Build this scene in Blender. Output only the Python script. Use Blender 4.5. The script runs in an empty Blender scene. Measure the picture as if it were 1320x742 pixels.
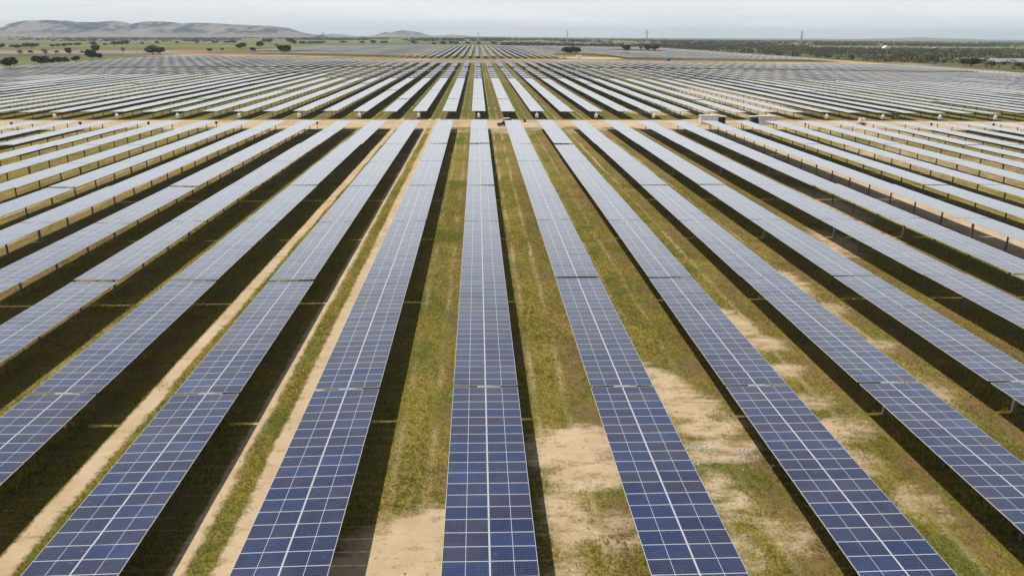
import bpy, math, random
import numpy as np

R = math.radians
random.seed(7)
rng = np.random.default_rng(7)
scene = bpy.context.scene
COL = scene.collection

# ------------------------------------------------------------------ camera
CAM_H, PITCH, YAW, ROLL, FPX = 23.4, 17.8, 2.53, 0.3, 1012.0
cam_data = bpy.data.cameras.new("camera")
cam_data.sensor_width = 36.0
cam_data.lens = FPX / 1320.0 * 36.0
cam_data.clip_start = 0.5
cam_data.clip_end = 60000.0
cam = bpy.data.objects.new("camera", cam_data)
COL.objects.link(cam)
_t, _y, _r = R(PITCH), R(YAW), R(ROLL)
FW = np.array([math.sin(_y) * math.cos(_t), math.cos(_y) * math.cos(_t), -math.sin(_t)])
_ri = np.array([math.cos(_y), -math.sin(_y), 0.0])
_up = np.cross(_ri, FW)
RI = _ri * math.cos(_r) + _up * math.sin(_r)
UP = np.cross(RI, FW)
from mathutils import Matrix, Vector
cam.matrix_world = Matrix(((RI[0], UP[0], -FW[0], 0), (RI[1], UP[1], -FW[1], 0), (RI[2], UP[2], -FW[2], CAM_H), (0, 0, 0, 1)))
scene.camera = cam

# ------------------------------------------------------------------ light
SUN_EL, SUN_AZ = 67.0, -95.0          # the sun stands to the left (west) of the rows
sd = Vector((math.cos(R(SUN_EL)) * math.sin(R(SUN_AZ)), math.cos(R(SUN_EL)) * math.cos(R(SUN_AZ)), math.sin(R(SUN_EL))))
sun_data = bpy.data.lights.new("sun", "SUN")
sun_data.energy = 4.6
sun_data.angle = R(0.5)
sun_data.color = (1.0, 0.95, 0.87)
sun = bpy.data.objects.new("sun", sun_data)
sun.rotation_euler = sd.to_track_quat("Z", "Y").to_euler()
sun.location = sd * 200
COL.objects.link(sun)

world = bpy.data.worlds.new("World")
scene.world = world
world.use_nodes = True
wn, wl = world.node_tree.nodes, world.node_tree.links
wn.clear()
w_out = wn.new("ShaderNodeOutputWorld")
w_bg = wn.new("ShaderNodeBackground")
w_bg.inputs["Strength"].default_value = 0.06
w_sky = wn.new("ShaderNodeTexSky")
w_sky.sky_type = "NISHITA"
w_sky.sun_disc = False
w_sky.sun_elevation = R(SUN_EL)
w_sky.sun_rotation = R(SUN_AZ)
w_sky.altitude = 650
w_sky.dust_density = 2.0
# thin high cloud, denser low down than overhead, laid over the sky by direction
w_tc = wn.new("ShaderNodeTexCoord")
w_map = wn.new("ShaderNodeMapping")
w_map.inputs["Scale"].default_value = (1.3, 1.3, 26.0)
w_noise = wn.new("ShaderNodeTexNoise")
w_noise.inputs["Scale"].default_value = 2.4
w_noise.inputs["Detail"].default_value = 7.0
w_noise.inputs["Roughness"].default_value = 0.6
w_rmp = wn.new("ShaderNodeMapRange")
w_rmp.inputs["From Min"].default_value = 0.36
w_rmp.inputs["From Max"].default_value = 0.68
w_rmp.inputs["To Min"].default_value = 0.0
w_rmp.inputs["To Max"].default_value = 1.0
w_sep = wn.new("ShaderNodeSeparateXYZ")
w_low = wn.new("ShaderNodeMapRange")
w_low.inputs["From Min"].default_value = 0.0
w_low.inputs["From Min"].default_value = 0.22
w_low.inputs["From Max"].default_value = 0.58
w_low.inputs["To Min"].default_value = 0.96
w_low.inputs["To Max"].default_value = 0.08
w_cmix = wn.new("ShaderNodeMix"); w_cmix.data_type = "RGBA"
w_cmix.inputs["A"].default_value = (14.0, 14.9, 15.2, 1)
w_cmix.inputs["B"].default_value = (16.6, 16.7, 16.8, 1)
w_mix = wn.new("ShaderNodeMix"); w_mix.data_type = "RGBA"
wl.new(w_tc.outputs["Generated"], w_map.inputs["Vector"])
wl.new(w_map.outputs["Vector"], w_noise.inputs["Vector"])
wl.new(w_noise.outputs["Fac"], w_rmp.inputs["Value"])
wl.new(w_rmp.outputs["Result"], w_cmix.inputs["Factor"])
wl.new(w_tc.outputs["Generated"], w_sep.inputs["Vector"])
wl.new(w_sep.outputs["Z"], w_low.inputs["Value"])
wl.new(w_low.outputs["Result"], w_mix.inputs["Factor"])
wl.new(w_sky.outputs["Color"], w_mix.inputs["A"])
# unseen bright band added low in the sky ahead (north), lifting the panel reflections
w_up = wn.new("ShaderNodeMapRange"); w_up.interpolation_type = "SMOOTHSTEP"
for k_, q_ in zip(("From Min", "From Max", "To Min", "To Max"), (0.035, 0.12, 0.0, 0.40)): w_up.inputs[k_].default_value = q_
w_no = wn.new("ShaderNodeMapRange"); w_no.interpolation_type = "SMOOTHSTEP"
for k_, q_ in zip(("From Min", "From Max", "To Min", "To Max"), (0.0, 0.6, 0.0, 1.0)): w_no.inputs[k_].default_value = q_
w_hi = wn.new("ShaderNodeMapRange"); w_hi.interpolation_type = "SMOOTHSTEP"
for k_, q_ in zip(("From Min", "From Max", "To Min", "To Max"), (0.22, 0.45, 1.0, 0.0)): w_hi.inputs[k_].default_value = q_
wl.new(w_sep.outputs["Z"], w_up.inputs["Value"]); wl.new(w_sep.outputs["Y"], w_no.inputs["Value"]); wl.new(w_sep.outputs["Z"], w_hi.inputs["Value"])
w_m1 = wn.new("ShaderNodeMath"); w_m1.operation = "MULTIPLY"
w_m2 = wn.new("ShaderNodeMath"); w_m2.operation = "MULTIPLY"
w_m3 = wn.new("ShaderNodeMath"); w_m3.operation = "ADD"; w_m3.inputs[1].default_value = 1.0
wl.new(w_up.outputs["Result"], w_m1.inputs[0]); wl.new(w_no.outputs["Result"], w_m1.inputs[1])
wl.new(w_m1.outputs[0], w_m2.inputs[0]); wl.new(w_hi.outputs["Result"], w_m2.inputs[1]); wl.new(w_m2.outputs[0], w_m3.inputs[0])
w_sc = wn.new("ShaderNodeVectorMath"); w_sc.operation = "SCALE"
wl.new(w_cmix.outputs["Result"], w_sc.inputs[0]); wl.new(w_m3.outputs[0], w_sc.inputs["Scale"])
wl.new(w_sc.outputs[0], w_mix.inputs["B"])
wl.new(w_mix.outputs["Result"], w_bg.inputs["Color"])
wl.new(w_bg.outputs["Background"], w_out.inputs["Surface"])

vs = scene.view_settings
vs.view_transform = "Standard"
vs.look = "None"
vs.exposure = 0.0
vs.gamma = 1.0
vs.use_curve_mapping = False
scene.cycles.max_bounces = 6
scene.cycles.diffuse_bounces = 3
scene.cycles.glossy_bounces = 3
scene.cycles.use_denoising = True
scene.cycles.sample_clamp_indirect = 3.0

# ------------------------------------------------------------------ layout of the plant (metres; rows run along +Y)
X0, PITCH_X = 0.36, 8.66
PANEL_Z = 2.30
HALF_N, MOD_P = 23, 1.008
HALF_L = HALF_N * MOD_P
GAP_C = 0.26
TRK_L = 46.9
FIRST_C = 45.2                        # centre of the nearest tracker of every row


def drop(x):
    a = np.abs(x)
    return np.where(a < 300, 2.0e-5 * a * a, 1.8 + 0.004 * (np.minimum(a, 3000) - 300))


def gz(x):
    return -float(drop(x))


def project(p):
    q = np.asarray(p, float) - np.array([0, 0, CAM_H])
    d = q @ FW
    return 660 + FPX * (q @ RI) / d, 371 - FPX * (q @ UP) / d, d


# ------------------------------------------------------------------ helpers
def mat(name, color, rough=0.6, metal=0.0, spec=0.5):
    m = bpy.data.materials.new(name)
    m.use_nodes = True
    b = m.node_tree.nodes["Principled BSDF"]
    b.inputs["Base Color"].default_value = (*color, 1)
    b.inputs["Roughness"].default_value = rough
    b.inputs["Metallic"].default_value = metal
    b.inputs["Specular IOR Level"].default_value = spec
    return m


def noisy(name, c1, c2, scale, rough=0.7, metal=0.0, coord="Object", detail=4.0):
    m = mat(name, c1, rough, metal)
    n, l = m.node_tree.nodes, m.node_tree.links
    tc = n.new("ShaderNodeTexCoord")
    nz = n.new("ShaderNodeTexNoise")
    nz.inputs["Scale"].default_value = scale
    nz.inputs["Detail"].default_value = detail
    mr = n.new("ShaderNodeMapRange")
    mr.inputs["From Min"].default_value = 0.35
    mr.inputs["From Max"].default_value = 0.65
    mx = n.new("ShaderNodeMix"); mx.data_type = "RGBA"
    mx.inputs["A"].default_value = (*c1, 1)
    mx.inputs["B"].default_value = (*c2, 1)
    if coord == "World":
        g = n.new("ShaderNodeNewGeometry")
        l.new(g.outputs["Position"], nz.inputs["Vector"])
    else:
        l.new(tc.outputs[coord], nz.inputs["Vector"])
    l.new(nz.outputs["Fac"], mr.inputs["Value"])
    l.new(mr.outputs["Result"], mx.inputs["Factor"])
    l.new(mx.outputs["Result"], n["Principled BSDF"].inputs["Base Color"])
    return m


class MB:
    """collects boxes, prisms and cones; mesh() makes ONE mesh of them"""
    def __init__(self):
        self.v, self.f, self.mi = [], [], []

    def quad(self, a, b, c, d, mi=0):
        i = len(self.v)
        self.v += [a, b, c, d]
        self.f.append((i, i + 1, i + 2, i + 3)); self.mi.append(mi)

    def box(self, x0, x1, y0, y1, z0, z1, mi=0, taper=0.0, top=True, bottom=True):
        i = len(self.v)
        t = taper
        self.v += [(x0, y0, z0), (x1, y0, z0), (x1, y1, z0), (x0, y1, z0),
                   (x0 + t, y0 + t, z1), (x1 - t, y0 + t, z1), (x1 - t, y1 - t, z1), (x0 + t, y1 - t, z1)]
        fs = [(0, 1, 5, 4), (1, 2, 6, 5), (2, 3, 7, 6), (3, 0, 4, 7)]
        if top: fs.append((4, 5, 6, 7))
        if bottom: fs.append((3, 2, 1, 0))
        for q in fs:
            self.f.append(tuple(i + k for k in q)); self.mi.append(mi)

    def cyl(self, p, q, r0, r1, n=10, mi=0):
        p, q = Vector(p), Vector(q)
        d = (q - p).normalized()
        a = d.orthogonal().normalized(); b = d.cross(a)
        i = len(self.v)
        for k in range(n):
            w = 2 * math.pi * k / n
            o = a * math.cos(w) + b * math.sin(w)
            self.v.append(tuple(p + o * r0)); self.v.append(tuple(q + o * r1))
        for k in range(n):
            k2 = (k + 1) % n
            self.f.append((i + 2 * k, i + 2 * k2, i + 2 * k2 + 1, i + 2 * k + 1)); self.mi.append(mi)
        self.f.append(tuple(i + 2 * k for k in range(n - 1, -1, -1))); self.mi.append(mi)
        self.f.append(tuple(i + 2 * k + 1 for k in range(n))); self.mi.append(mi)

    def prism(self, prof, y0, y1, mi=0):
        """profile in x,z extruded along y"""
        i = len(self.v); n = len(prof)
        for x, z in prof: self.v.append((x, y0, z))
        for x, z in prof: self.v.append((x, y1, z))
        for k in range(n):
            k2 = (k + 1) % n
            self.f.append((i + k, i + k2, i + n + k2, i + n + k)); self.mi.append(mi)
        self.f.append(tuple(i + k for k in range(n - 1, -1, -1))); self.mi.append(mi)
        self.f.append(tuple(i + n + k for k in range(n))); self.mi.append(mi)

    def mesh(self, name, mats):
        me = bpy.data.meshes.new(name)
        me.from_pydata(self.v, [], self.f)
        for m in mats: me.materials.append(m)
        if len(mats) > 1: me.polygons.foreach_set("material_index", self.mi)
        me.update()
        return me


def link(name, data, parent=None, loc=(0, 0, 0), rot=(0, 0, 0)):
    o = bpy.data.objects.new(name, data)
    COL.objects.link(o)
    if parent is not None: o.parent = parent
    o.location = loc
    o.rotation_euler = rot
    return o


def tag(o, label, cat, group=None):
    o["label"] = label
    o["category"] = cat
    if group: o["group"] = group
    return o


def big_mesh(name, verts, faces4, mats, smooth=False, attrs=None, uv=None):
    """numpy arrays (n,3) and (m,k) straight into one mesh"""
    me = bpy.data.meshes.new(name)
    k = faces4.shape[1]
    me.vertices.add(len(verts)); me.vertices.foreach_set("co", np.ascontiguousarray(verts, np.float32).ravel())
    me.loops.add(faces4.size); me.loops.foreach_set("vertex_index", np.ascontiguousarray(faces4, np.int32).ravel())
    me.polygons.add(len(faces4))
    me.polygons.foreach_set("loop_start", np.arange(0, faces4.size, k, dtype=np.int32))
    if smooth: me.polygons.foreach_set("use_smooth", np.ones(len(faces4), bool))
    for m in mats: me.materials.append(m)
    if attrs:
        for an, arr in attrs.items():
            if arr.ndim == 1:
                a = me.attributes.new(an, "FLOAT", "POINT"); a.data.foreach_set("value", arr.astype(np.float32))
            else:
                a = me.attributes.new(an, "FLOAT_COLOR", "POINT")
                a.data.foreach_set("color", np.c_[arr, np.ones(len(arr))].astype(np.float32).ravel())
    if uv is not None:
        u = me.uv_layers.new(name="UVMap"); u.data.foreach_set("uv", uv.astype(np.float32).ravel())
    me.update(calc_edges=True)
    me.validate()
    return me


def smooth(a, lo, hi):
    t = np.clip((a - lo) / (hi - lo), 0, 1)
    return t * t * (3 - 2 * t)


def vnoise(x, y, s, seed=0):
    """value noise on the plane, period-free, 0..1"""
    x, y = np.asarray(x) / s, np.asarray(y) / s
    xi, yi = np.floor(x), np.floor(y)
    fx, fy = x - xi, y - yi
    fx, fy = fx * fx * (3 - 2 * fx), fy * fy * (3 - 2 * fy)

    def h(a, b):
        v = np.sin(a * 127.1 + b * 311.7 + seed * 74.7) * 43758.5453
        return v - np.floor(v)
    return (h(xi, yi) * (1 - fx) + h(xi + 1, yi) * fx) * (1 - fy) + (h(xi, yi + 1) * (1 - fx) + h(xi + 1, yi + 1) * fx) * fy


# ------------------------------------------------------------------ where soil lies bare
def seg_dist(x, y, pts):
    d = np.full(np.shape(x), 1e9)
    for (ax, ay), (bx, by) in zip(pts[:-1], pts[1:]):
        vx, vy = bx - ax, by - ay
        t = np.clip(((x - ax) * vx + (y - ay) * vy) / (vx * vx + vy * vy), 0, 1)
        d = np.minimum(d, np.hypot(x - ax - t * vx, y - ay - t * vy))
    return d


BLOBS = [  # bare ground left by the old crossing: x, y, radius x, radius y, angle, strength
    (-3.2, 32.8, 5.0, 2.9, 32, 1.0), (-4.6, 29.5, 5.0, 3.4, 0, 1.05),
    (5.5, 41.7, 3.9, 2.7, 34, .98), (6.1, 38.6, 3.0, 2.2, 22, .92), (4.3, 34.6, 1.6, 3.6, 0, 0.8), (6.6, 33.2, 1.9, 2.2, 0, 0.62), (4.0, 29.5, 1.5, 2.5, 0, 0.62),
    (12.4, 50.4, 2.39, 4.4, 10, 0.9), (13.6, 47.2, 2.76, 3.4, 14, 0.86), (14.4, 43.8, 3.31, 1.7, 16, 0.82), (14.0, 41.0, 3.31, 2.1, 14, 0.79),
    (21.8, 62.6, 1.93, 4.6, 6, 0.9), (22.8, 57.8, 2.3, 2.2, 14, 0.82), (22.0, 52.4, 2.94, 1.7, 16, 0.77), (21.8, 47.2, 2.58, 1.7, 12, 0.69), (22.4, 43.4, 2.94, 2.1, 12, 0.76), (21.5, 39.6, 1.93, 2.4, 0, 0.65), (23.2, 35.0, 1.66, 3.0, 0, 0.57),
    (13.0, 36.2, 1.66, 3.2, 0, 0.69), (15.0, 32.6, 2.02, 2.0, 0, 0.57), (12.6, 31.4, 1.47, 2.4, 0, 0.53),
    (31.2, 74.0, 1.84, 5.0, 0, 0.86), (31.8, 66.0, 2.21, 1.8, 12, 0.67), (32.0, 57.0, 2.21, 2.0, 12, 0.62), (31.6, 49.0, 1.84, 2.6, 0, 0.53),
    (40.5, 86.0, 2.02, 4.5, 0, 0.86), (43.0, 90.0, 2.76, 8.0, 0, 0.77), (49.5, 96.0, 2.39, 12.0, 0, 0.73), (52.3, 114.0, 2.6, 17.0, 0, 0.85),
]


def soil_map(x, y):
    s = np.zeros(np.shape(x))
    for bx, by, rx, ry, ang, st in BLOBS:
        c, q = math.cos(R(ang)), math.sin(R(ang))
        u, v = ((x - bx) * c + (y - by) * q) / rx, (-(x - bx) * q + (y - by) * c) / ry
        s = np.maximum(s, st * (1 - smooth(np.hypot(u, v), .35, 1.45)))
    wob = .25 * (vnoise(x, y, 6, 3) - .5)
    wy = (y > 15) & (y < 236)
    # sandy strip west of the third row, twin wheel tracks west of the second
    a = 1 - smooth(np.abs(x + 22.0 + wob), .45, .75)
    b = 1 - smooth(np.abs(x + 13.95 + wob), .25, .62)
    c = 1 - smooth(np.abs(x + 11.55 + wob), .50, 1.0)
    s = np.where(wy, np.maximum(s, np.maximum(a, np.maximum(b, c))), s)
    # wide service strip in the aisle far right, sandy ground in the outer right aisles
    d = 1 - smooth(np.abs(x - 63.6), 2.5, 3.3)
    s = np.where(wy & (y > 60), np.maximum(s, .95 * d), s)
    e = smooth(x, 66, 84) * (vnoise(x, y, 17, 5) * .85 + .02) * smooth(y, 60, 110)
    s = np.where(wy, np.maximum(s, e), s)
    e2 = smooth(-x, 95, 125) * (vnoise(x, y, 17, 6) * .9) * smooth(y, 140, 185)
    s = np.where(wy, np.maximum(s, e2), s)
    # the dirt road across the plant, fraying into the aisles
    fr = 6 * (vnoise(x, y * 0, 5, 8) - .5)
    rd = smooth(y, 211 - 3 + fr, 214 + fr) * (1 - smooth(y, 232.0, 234.5))
    s = np.maximum(s, rd * (.70 + .5 * vnoise(x, y, 6, 14)))
    spur = (1 - smooth(np.abs(y - 205), 4, 10)) * vnoise(x, y, 4, 9) * .8
    s = np.maximum(s, np.where(np.abs(x) < 400, spur, 0))
    # beyond: brown band, sandy clearings, pale margin on the right, right aisle of the second field
    lo, hi = band(x)
    bb = smooth(y, lo, lo + 6) * (1 - smooth(y, hi - 6, hi))
    s = np.maximum(s, np.where(np.abs(x) < 470, bb * (.12 + .62 * vnoise(x, y, 30, 11)), 0))
    for (cx, cy, rx, ry, st) in ((128, 925, 42, 60, 1), (270, 1400, 50, 80, .9), (60, 260, 14, 14, .8), (102, 330, 16, 70, .75), (88, 262, 22, 26, .7)):
        u = np.hypot((x - cx) / rx, (y - cy) / ry)
        s = np.maximum(s, st * (1 - smooth(u, .7, 1.1)))
    mg = smooth(x, 396, 402) * (1 - smooth(x, 415, 436)) * (.55 + .6 * vnoise(x, y, 25, 13)) * smooth(y, 480, 520) * (1 - smooth(y, 1900, 2000))
    s = np.maximum(s, mg)
    ml = smooth(-x, 350, 356) * (1 - smooth(-x, 362, 372)) * smooth(y, 560, 600) * (1 - smooth(y, 1100, 1200))
    s = np.maximum(s, ml * .8)
    s = np.maximum(s, np.where((y > 420) & (y < 2000) & (x > -345) & (x < 400), .58 * vnoise(x, y, 40, 15), 0))
    return s


def band(x):
    k = np.maximum(0, -60 - x)
    return 722 + k * .85, 872 + k * .95


FIELD_COLS = np.array([(.115, .135, .042), (.135, .145, .05), (.20, .185, .08), (.30, .235, .115), (.24, .155, .09), (.10, .12, .04), (.155, .15, .06)])


def cover_map(x, y):
    """base colour of the farmland outside the plant"""
    th = .22
    u, v = x * math.cos(th) + y * math.sin(th), -x * math.sin(th) + y * math.cos(th)
    iu, iv = np.floor(u / 520 + .3 * np.sin(v / 900)), np.floor(v / 260)
    h = np.sin(iu * 12.99 + iv * 78.23) * 43758.54
    h = h - np.floor(h)
    c = FIELD_COLS[np.minimum((h * len(FIELD_COLS)).astype(int), len(FIELD_COLS) - 1)]
    L = x < -330

    def put(m, col):
        c[m] = col
    put(L & (y < 1010), (.13, .15, .045))
    put(L & (y >= 1010) & (y < 1175), (.27, .20, .13))
    put(L & (y >= 1175) & (y < 1420), (.31, .19, .115))
    put(L & (y >= 1420) & (y < 1800), (.13, .14, .046))
    put(L & (y >= 1800) & (y < 2100), (.19, .19, .07))
    put(L & (y >= 2100) & (y < 2900), (.125, .14, .05))
    lo, hi = band(x)
    put((np.abs(x) < 420) & (y > lo - 4) & (y < hi + 4), (.23, .155, .095))
    put((x > -330) & (y > 2050) & (y < 3200), (.105, .135, .045))
    put((x > 380) & (y < 1900), (.105, .095, .045))
    put((x > 380) & (y > 1900) & (y < 3000), (.16, .165, .065))
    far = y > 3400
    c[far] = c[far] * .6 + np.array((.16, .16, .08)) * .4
    return c * (.85 + .3 * vnoise(x, y, 70, 21))[:, None]


# ------------------------------------------------------------------ ground: one sheet to the horizon
def axis(parts):
    out = []
    for a, b, s in parts:
        out.append(np.arange(a, b, s))
    return np.concatenate(out)


def grow(start, end, step, f):
    o, x = [], start
    while x < end:
        o.append(x); x += step; step *= f
    o.append(end)
    return np.array(o)


gx = np.concatenate([-grow(345, 17000, 6, 1.16)[::-1], axis([(-342, -80, 3.0), (-80, -30, .8), (-30, 30, .33), (30, 82, .7), (82, 448, 3.0)]), grow(450, 17000, 6, 1.16)])
gy = np.concatenate([-grow(5, 3000, 10, 1.5)[::-1], axis([(10, 105, .42), (105, 245, 1.1), (245, 960, 5.0)]), grow(965, 19000, 10, 1.06)])
GX, GY = np.meshgrid(gx, gy)
fx, fy = GX.ravel(), GY.ravel()
und = .05 * (vnoise(fx, fy, 4, 31) - .5) * (np.abs(fx) < 90) * (fy < 240)
gv = np.c_[fx, fy, -drop(fx) + und]
nx, ny = len(gx), len(gy)
ii = (np.arange(ny - 1)[:, None] * nx + np.arange(nx - 1)[None, :]).ravel()
gf = np.c_[ii, ii + 1, ii + nx + 1, ii + nx]
lo_b, hi_b = band(fx)
left_edge = -345
plant = ((fx > left_edge) & (fx < 398) & (fy < lo_b)) | ((fx > -400) & (fx < 398) & (fy > hi_b - 4) & (fy < 2000))
plant = plant.astype(float)

m_ground = bpy.data.materials.new("ground")
m_ground.use_nodes = True
n, l = m_ground.node_tree.nodes, m_ground.node_tree.links
bsdf = n["Principled BSDF"]
bsdf.inputs["Roughness"].default_value = 0.95
bsdf.inputs["Specular IOR Level"].default_value = 0.1
geo = n.new("ShaderNodeNewGeometry")


def N(kind, **kw):
    o = n.new(kind)
    for k, v in kw.items():
        if k in ("operation", "data_type", "blend_type"): setattr(o, k, v)
    return o


def noise(scale, vec=None, detail=4, rough=.55, sc=None, tree=None):
    nn, ll = (n, l) if tree is None else tree
    o = nn.new("ShaderNodeTexNoise")
    o.inputs["Scale"].default_value = scale
    o.inputs["Detail"].default_value = detail
    o.inputs["Roughness"].default_value = rough
    src = vec
    if sc is not None:
        mp = nn.new("ShaderNodeMapping"); mp.inputs["Scale"].default_value = sc
        ll.new(vec, mp.inputs["Vector"]); src = mp.outputs["Vector"]
    ll.new(src, o.inputs["Vector"])
    return o.outputs["Fac"]


def rng_(v, a, b, c=0.0, d=1.0, tree=None, sm=False):
    nn, ll = (n, l) if tree is None else tree
    o = nn.new("ShaderNodeMapRange")
    if sm: o.interpolation_type = "SMOOTHSTEP"
    for k, q in zip(("From Min", "From Max", "To Min", "To Max"), (a, b, c, d)): o.inputs[k].default_value = q
    ll.new(v, o.inputs["Value"])
    return o.outputs["Result"]


def mth(op, a, b=None, tree=None):
    nn, ll = (n, l) if tree is None else tree
    o = nn.new("ShaderNodeMath"); o.operation = op
    for k, q in enumerate((a, b)):
        if q is None: continue
        if isinstance(q, (int, float)): o.inputs[k].default_value = q
        else: ll.new(q, o.inputs[k])
    return o.outputs[0]


def mixc(f, a, b, tree=None, blend="MIX"):
    nn, ll = (n, l) if tree is None else tree
    o = nn.new("ShaderNodeMix"); o.data_type = "RGBA"; o.blend_type = blend
    for k, q in (("Factor", f), ("A", a), ("B", b)):
        if isinstance(q, (int, float)): o.inputs[k].default_value = q
        elif isinstance(q, tuple): o.inputs[k].default_value = (*q, 1)
        else: ll.new(q, o.inputs[k])
    return o.outputs["Result"]


P = geo.outputs["Position"]
a_soil = n.new("ShaderNodeAttribute"); a_soil.attribute_name = "soil"
a_plant = n.new("ShaderNodeAttribute"); a_plant.attribute_name = "plant"
a_cover = n.new("ShaderNodeAttribute"); a_cover.attribute_name = "cover"
n_big = noise(.045, P, 3)
n_mid = noise(.32, P, 5, sc=(1, .45, 1))
n_fin = noise(2.2, P, 6, .7, sc=(1, .55, 1))
n_vf = noise(6.0, P, 5, .8)
g1 = mixc(rng_(n_mid, .42, .60), (.192, .155, .026), (.074, .100, .012))         # olive to fresh green
straw = rng_(mth("ADD", mth("MULTIPLY", n_big, .6), mth("MULTIPLY", n_fin, .5)), .50, .68)
g2 = mixc(mth("MULTIPLY", straw, .75), g1, (.29, .21, .062))
g3 = mixc(rng_(n_fin, .34, .50, .80, 0), g2, (.050, .047, .014))                   # dark gaps between tufts
g4 = mixc(rng_(n_vf, .48, .68, 0, .55), g3, (.31, .235, .085))
sx0 = n.new("ShaderNodeSeparateXYZ"); l.new(P, sx0.inputs[0])
g4 = mixc(rng_(sx0.outputs["Y"], 234, 242, 0, .62), g4, mixc(n_fin, (.055, .072, .014), (.125, .130, .032)))                     # dry stems
speck = rng_(noise(7.5, P, 3, .8, sc=(1, .7, 1)), .36, .64, .50, 1.42)
cv = n.new("ShaderNodeCombineXYZ"); l.new(speck, cv.inputs["X"]); l.new(speck, cv.inputs["Y"]); l.new(speck, cv.inputs["Z"])
g4 = mixc(1.0, g4, cv.outputs[0], blend="MULTIPLY")
# wheel tracks down the aisles
sx = n.new("ShaderNodeSeparateXYZ"); l.new(P, sx.inputs[0])
ph = mth("DIVIDE", mth("SUBTRACT", sx.outputs["X"], X0), PITCH_X)
frac = mth("MULTIPLY", mth("FRACT", ph), PITCH_X)
wn1 = n.new("ShaderNodeTexWhiteNoise"); wn1.noise_dimensions = "1D"
l.new(mth("FLOOR", ph), wn1.inputs["W"])
wob = mth("MULTIPLY", mth("SUBTRACT", noise(.06, P, 2), .5), 1.0)
off = mth("ABSOLUTE", mth("SUBTRACT", mth("ABSOLUTE", mth("ADD", mth("SUBTRACT", frac, 4.45), wob)), 1.02))
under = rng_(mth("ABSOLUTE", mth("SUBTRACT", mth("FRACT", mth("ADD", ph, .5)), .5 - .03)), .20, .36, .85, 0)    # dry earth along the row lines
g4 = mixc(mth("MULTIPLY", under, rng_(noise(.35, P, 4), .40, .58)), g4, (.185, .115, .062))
trk = rng_(mth("ADD", off, mth("MULTIPLY", mth("SUBTRACT", n_fin, .5), .9)), .05, .34, 1, 0)
brk = rng_(noise(.09, P, 3, sc=(.3, 1, 1)), .40, .60)
trk = mth("MULTIPLY", mth("MULTIPLY", trk, mth("MULTIPLY", brk, a_plant.outputs["Fac"])), rng_(wn1.outputs["Value"], 0, 1, .25, .85))
# bare soil
mp_ = n.new("ShaderNodeMapping"); mp_.inputs["Rotation"].default_value = (0, 0, R(20)); mp_.inputs["Scale"].default_value = (.62, 1.5, 1)
l.new(P, mp_.inputs["Vector"])
n_soil = mth("ADD", mth("ADD", mth("MULTIPLY", noise(.9, mp_.outputs["Vector"], 6, .65), .42), mth("MULTIPLY", noise(.8, P, 5, .65), .26)), mth("MULTIPLY", noise(4.5, P, 5, .75), .32))
soil_m = rng_(mth("ADD", a_soil.outputs["Fac"], mth("MULTIPLY", mth("SUBTRACT", n_soil, .5), 3.4)), .36, .84)
soil_m = mth("MAXIMUM", soil_m, trk)
soil_c = mixc(rng_(noise(.5, P, 5), .35, .65), (.49, .38, .245), (.41, .30, .18))
soil_c = mixc(rng_(n_vf, .45, .75, 0, .40), soil_c, (.31, .215, .13))
rut = mth("MULTIPLY", rng_(noise(1.1, P, 3, .5, sc=(.03, 1, 1)), .47, .62), rng_(sx0.outputs["Y"], 208, 213, 0, .55))
soil_c = mixc(rut, soil_c, (.36, .27, .18))
soil_c = mixc(rng_(noise(.16, P, 5, .6, sc=(.5, 1, 1)), .45, .70, 0, .6), soil_c, (.57, .46, .325))
far_c = mixc(rng_(noise(.05, P, 5), .35, .65, 0, .5), a_cover.outputs["Color"], (.08, .085, .03))
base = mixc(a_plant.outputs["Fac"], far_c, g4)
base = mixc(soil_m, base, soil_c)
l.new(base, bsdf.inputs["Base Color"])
bmp = n.new("ShaderNodeBump"); bmp.inputs["Strength"].default_value = .55; bmp.inputs["Distance"].default_value = .22
hgt = mth("MULTIPLY", mth("ADD", n_fin, mth("MULTIPLY", n_vf, .5)), rng_(soil_m, 0, 1, 1, .22))
l.new(hgt, bmp.inputs["Height"])
l.new(bmp.outputs["Normal"], bsdf.inputs["Normal"])

g_me = big_mesh("ground", gv, gf, [m_ground], smooth=True,
                attrs={"soil": soil_map(fx, fy), "plant": plant, "cover": cover_map(fx, fy)})
ground = link("ground", g_me)
ground["kind"] = "structure"

# ------------------------------------------------------------------ hills on the horizon (height fields with depth)
m_hill = bpy.data.materials.new("hill")
m_hill.use_nodes = True
hn, hl = m_hill.node_tree.nodes, m_hill.node_tree.links
ht = (hn, hl)
hb = hn["Principled BSDF"]; hb.inputs["Roughness"].default_value = 1.0; hb.inputs["Specular IOR Level"].default_value = 0.0
hg = hn.new("ShaderNodeNewGeometry")
hc = mixc(rng_(noise(.0042, hg.outputs["Position"], 8, .72, sc=(1, .3, 3.5), tree=ht), .46, .55, tree=ht), (.010, .022, .034), (.23, .19, .175), tree=ht)  # dark tone tinted blue: distance haze put into the hill colour
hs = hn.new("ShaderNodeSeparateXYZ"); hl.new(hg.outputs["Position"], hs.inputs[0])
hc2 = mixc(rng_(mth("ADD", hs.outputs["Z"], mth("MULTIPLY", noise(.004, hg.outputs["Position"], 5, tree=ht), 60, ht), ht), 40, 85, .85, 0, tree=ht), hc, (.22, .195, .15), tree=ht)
hl.new(hc2, hb.inputs["Base Color"])


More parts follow.
